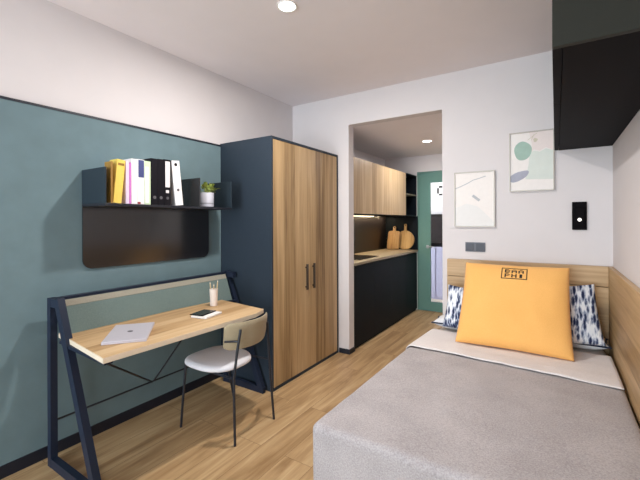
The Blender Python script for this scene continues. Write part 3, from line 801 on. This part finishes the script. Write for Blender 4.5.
book('ring_binder', 1.452, 1.500, .312, .27, c_blk, 'plain black ring binder beside the pale green book', 'binder', extra=(('finger_hole', .011, 0, .05, 0, c_grey),))
book('ring_binder', 1.502, 1.547, .314, .27, c_blk, 'plain black ring binder in the middle of the black ones', 'binder', extra=(('finger_hole', .011, 0, .05, 0, c_grey),))
book('ring_binder', 1.549, 1.600, .318, .27, c_blk, 'black ring binder with a long white spine label', 'binder', extra=(('label', .008, .043, .125, .305, c_lab), ('sticker', .012, .036, .085, .105, c_lab), ('finger_hole', .010, 0, .05, 0, c_grey)))
book('ring_binder', 1.640, 1.702, .318, .27, c_wht, 'white ring binder leaning left on the black binders', 'binder', leany=-.108, extra=(('finger_hole', .012, 0, .29, 0, c_blk), ('label', .012, .05, .19, .25, c_lab), ('finger_hole', .010, 0, .11, 0, c_grey)))

# potted plant
px, py, pz = -2.325, 1.955, sz+.001
pt = thing('potted_plant', 'small green plant in a white pot at the right end of the shelf', 'plant', (px, py, pz))
po = obj('pot', lathe(BM(), [(0, 0), (.050, 0), (.054, .004), (.056, .110), (.054, .113), (.050, .110), (.048, .02), (0, .02)], px, py, pz, 36), M['pot'], pt, smooth='auto')
obj('stripe', lathe(BM(), [(.0552, .024), (.0556, .024), (.0558, .032), (.0554, .032)], px, py, pz, 36), M['pot_line'], po, label='grey stripe')
obj('soil', lathe(BM(), [(0, .100), (.046, .098), (.049, .1)], px, py, pz, 24), M['soil'], pt)
b = BM()
for i in range(46):
    a = random.uniform(0, 2*PI); el = random.uniform(.35, 1.4); ln = random.uniform(.09, .155)
    o_ = Vector((px+random.uniform(-.018, .018), py+random.uniform(-.018, .018), pz+.10))
    dr = Vector((math.cos(a)*math.cos(el), math.sin(a)*math.cos(el), math.sin(el)))
    tip = o_ + dr*ln
    # leaf blade at the end of a short stalk
    tube(b, [o_, o_+dr*ln*.5], .0012, 5)
    sd = dr.cross(Vector((0, 0, 1))).normalized(); wv = random.uniform(.013, .02); lf = random.uniform(.034, .05); nm = sd.cross(dr).normalized()
    st = o_+dr*ln*.5; prev = None
    for k in range(6):
        f = k/5; ww = wv*math.sin(PI*min(1, f*.92+.06))**.8; c_ = st+dr*lf*f - Vector((0, 0, 1))*lf*.35*f*f
        l_, m_, r2 = b.verts.new(c_-sd*ww+nm*ww*.3), b.verts.new(c_), b.verts.new(c_+sd*ww+nm*ww*.3)
        if prev: b.faces.new((prev[0], prev[1], m_, l_)); b.faces.new((prev[1], prev[2], r2, m_))
        prev = (l_, m_, r2)
obj('foliage', b, M['leaf'], pt, smooth=True)

# ------------------------------------------------------------------ chair
CH = thing('chair', 'white seated chair with a curved tan backrest pulled up to the desk', 'chair', (-1.93, 1.80, 0))
scx, scy = -1.970, 1.765
def seat_pt(t, k=1.0):
    c, s = math.cos(t), math.sin(t); e = 2/3.2 if c < 0 else 2/2.4
    return (scx + k*.212*math.copysign(abs(c)**e, c), scy + k*.196*math.copysign(abs(s)**e, s))
b = BM(); n = 56; rings = []
for (k, z) in ((.0, .472), (.5, .4715), (.85, .468), (.955, .462), (.99, .452), (1.0, .442), (.99, .434), (.95, .428), (.6, .420), (0, .418)):
    if k == 0: rings.append([b.verts.new((scx, scy, z))])
    else: rings.append([b.verts.new((*seat_pt(2*PI*i/n, k), z)) for i in range(n)])
for A_, B_ in zip(rings, rings[1:]):
    for i in range(n):
        j = (i+1) % n
        if len(A_) == 1: b.faces.new((A_[0], B_[i], B_[j]))
        elif len(B_) == 1: b.faces.new((A_[i], B_[0], A_[j]))
        else: b.faces.new((A_[i], B_[i], B_[j], A_[j]))
obj('seat', b, M['seat'], CH, smooth=True)
# curved backrest shell, rounded ends
b = BM(); na_, nz_ = 40, 14
Rb, cxb, cyb, hang = .262, -1.932, 1.785, math.radians(46)
def back_pt(a, f, off):
    # a in -1..1 around, f in -1..1 up
    h = .088*(1-max(0, abs(a)-.72)**2/.28**2*.42)**.5 if abs(a) > .72 else .088
    ang = a*hang; z = .675+f*h; tl = (z-.675)*.16
    return Vector((cxb+(Rb+off+tl)*math.cos(ang), cyb+(Rb+off+tl*.4)*math.sin(ang)*.98, z))
g = {}
for sd, off in ((0, 0), (1, .022)):
    for i in range(na_+1):
        for j in range(nz_+1):
            e = 1-((abs(-1+2*j/nz_))**8*.7)
            oo = .011 + (off-.011)*e
            g[sd, i, j] = b.verts.new(back_pt(-1+2*i/na_, -1+2*j/nz_, oo))
for i in range(na_):
    for j in range(nz_):
        b.faces.new((g[0, i, j], g[0, i, j+1], g[0, i+1, j+1], g[0, i+1, j])); b.faces.new((g[1, i, j], g[1, i+1, j], g[1, i+1, j+1], g[1, i, j+1]))
for i in range(na_):
    b.faces.new((g[0, i, 0], g[0, i+1, 0], g[1, i+1, 0], g[1, i, 0])); b.faces.new((g[0, i, nz_], g[1, i, nz_], g[1, i+1, nz_], g[0, i+1, nz_]))
for j in range(nz_):
    b.faces.new((g[0, 0, j], g[1, 0, j], g[1, 0, j+1], g[0, 0, j+1])); b.faces.new((g[0, na_, j], g[0, na_, j+1], g[1, na_, j+1], g[1, na_, j]))
obj('backrest', b, M['back'], CH, smooth='auto')
lr = .0085
b = BM(); tube(b, [(-2.150, 1.583, .0), (-2.125, 1.605, .43)], lr, 12); obj('leg', b, M['chair_steel'], CH, smooth='auto')
b = BM(); tube(b, [(-2.135, 2.06, .0), (-2.105, 1.935, .43)], lr, 12); obj('leg', b, M['chair_steel'], CH, smooth='auto')
b = BM(); tube(b, [(-1.683, 1.629, .0), (-1.674, 1.612, .43), (-1.660, 1.630, .60), (-1.650, 1.648, .725)], lr, 12); obj('leg', b, M['chair_steel'], CH, smooth='auto')
b = BM(); tube(b, [(-1.680, 2.000, .0), (-1.69, 1.962, .43), (-1.685, 1.945, .62), (-1.688, 1.940, .70)], lr, 12); obj('leg', b, M['chair_steel'], CH, smooth='auto')
b = BM()
tube(b, [(-2.125, 1.605, .424), (-1.674, 1.612, .424)], .007, 8); tube(b, [(-2.105, 1.935, .424), (-1.69, 1.962, .435)], .007, 8)
tube(b, [(-2.125, 1.605, .424), (-2.105, 1.935, .424)], .007, 8)
obj('seat_frame', b, M['chair_steel'], CH)
ba = lambda d, r_: (cxb+r_*math.cos(math.radians(d)), cyb+r_*math.sin(math.radians(d))*.98, .652)
b = BM(); tube(b, [(-1.656, 1.637, .652), ba(-33, .300), ba(-39, .2935), ba(-45, .290)], .0065, 8); obj('back_bracket', b, M['chair_steel'], CH)

# ------------------------------------------------------------------ downlights
def downlight(x, y, z, label, power, rad=.055):
    t = thing('downlight', label, 'ceiling light', (x, y, z-.012), 'round recessed ceiling lights')
    obj('trim_ring', lathe(BM(), [(.050, -.001), (.062, -.001), (.064, -.004), (.062, -.007), (.052, -.005), (.050, -.001)], x, y, z, 40), M['white_plastic'], t)
    obj('lens', lathe(BM(), [(0, -.004), (.050, -.003), (.050, -.001), (0, -.001)], x, y, z, 40), M['lamp'], t)
    l = bpy.data.lights.new('downlight_beam', 'AREA'); l.shape = 'DISK'; l.size = .10; l.energy = power
    l.color = (1, .965, .93)
    o = bpy.data.objects.new('downlight_beam', l); C.objects.link(o); o.location = (x, y, z-.025)
    o.parent = t; o.location = (0, 0, -.013)
P_ROOM, P_KIT = 36, 15
downlight(-1.392, 1.795, ZC, 'round recessed ceiling light above the desk chair', P_ROOM)
downlight(-1.368, 4.635, OT, 'round recessed ceiling light in the kitchenette', P_KIT)
# added area light without a lamp, brightens the hall behind the green door
l = bpy.data.lights.new('hall_fill', 'AREA'); l.energy = 6; l.size = .5
o = bpy.data.objects.new('hall_fill', l); C.objects.link(o); o.location = (-1.6, 6.1, 2.48)
l = bpy.data.lights.new('led_glow', 'AREA'); l.shape = 'RECTANGLE'; l.size = 1.9; l.size_y = .012; l.energy = 10; l.color = (1, .78, .48)
o = bpy.data.objects.new('led_glow', l); C.objects.link(o); o.location = (-2.29, 4.6, 1.466); o.rotation_euler = (0, 0, PI/2)

# ------------------------------------------------------------------ daylight through the window
w_ = bpy.data.worlds.new('sky'); S.world = w_; w_.use_nodes = True
bg = w_.node_tree.nodes['Background']; bg.inputs[0].default_value = (.84, .92, 1.0, 1); bg.inputs[1].default_value = 16.5
pl = bpy.data.lights.new('window_portal', 'AREA'); pl.shape = 'RECTANGLE'; pl.size = WX1-WX0; pl.size_y = WZ1-WZ0; pl.cycles.is_portal = True
o = bpy.data.objects.new('window_portal', pl); C.objects.link(o); o.location = ((WX0+WX1)/2, YF-.11, (WZ0+WZ1)/2); o.rotation_euler = (PI/2, 0, 0)

# ------------------------------------------------------------------ camera
cd = bpy.data.cameras.new('camera'); cam = bpy.data.objects.new('camera', cd); C.objects.link(cam)
cd.sensor_width = 36; cd.lens = 366.476/640*36; cd.shift_y = (221.26-240)/640; cd.clip_start = .02
cam.location = (0, 0, 1.397)
cam.rotation_euler = (Matrix.Rotation(.5718, 3, 'Z') @ Matrix.Rotation(PI/2, 3, 'X') @ Matrix.Rotation(-.0035, 3, 'Z')).to_euler()
S.camera = cam
S.view_settings.view_transform = 'Standard'; S.view_settings.look = 'None'; S.view_settings.exposure = 0; S.view_settings.gamma = 1
S.view_settings.use_curve_mapping = False
try:
    S.cycles.max_bounces = 12; S.cycles.diffuse_bounces = 8; S.cycles.transparent_max_bounces = 8
    S.cycles.use_denoising = True; S.cycles.sample_clamp_indirect = 6
except Exception: pass
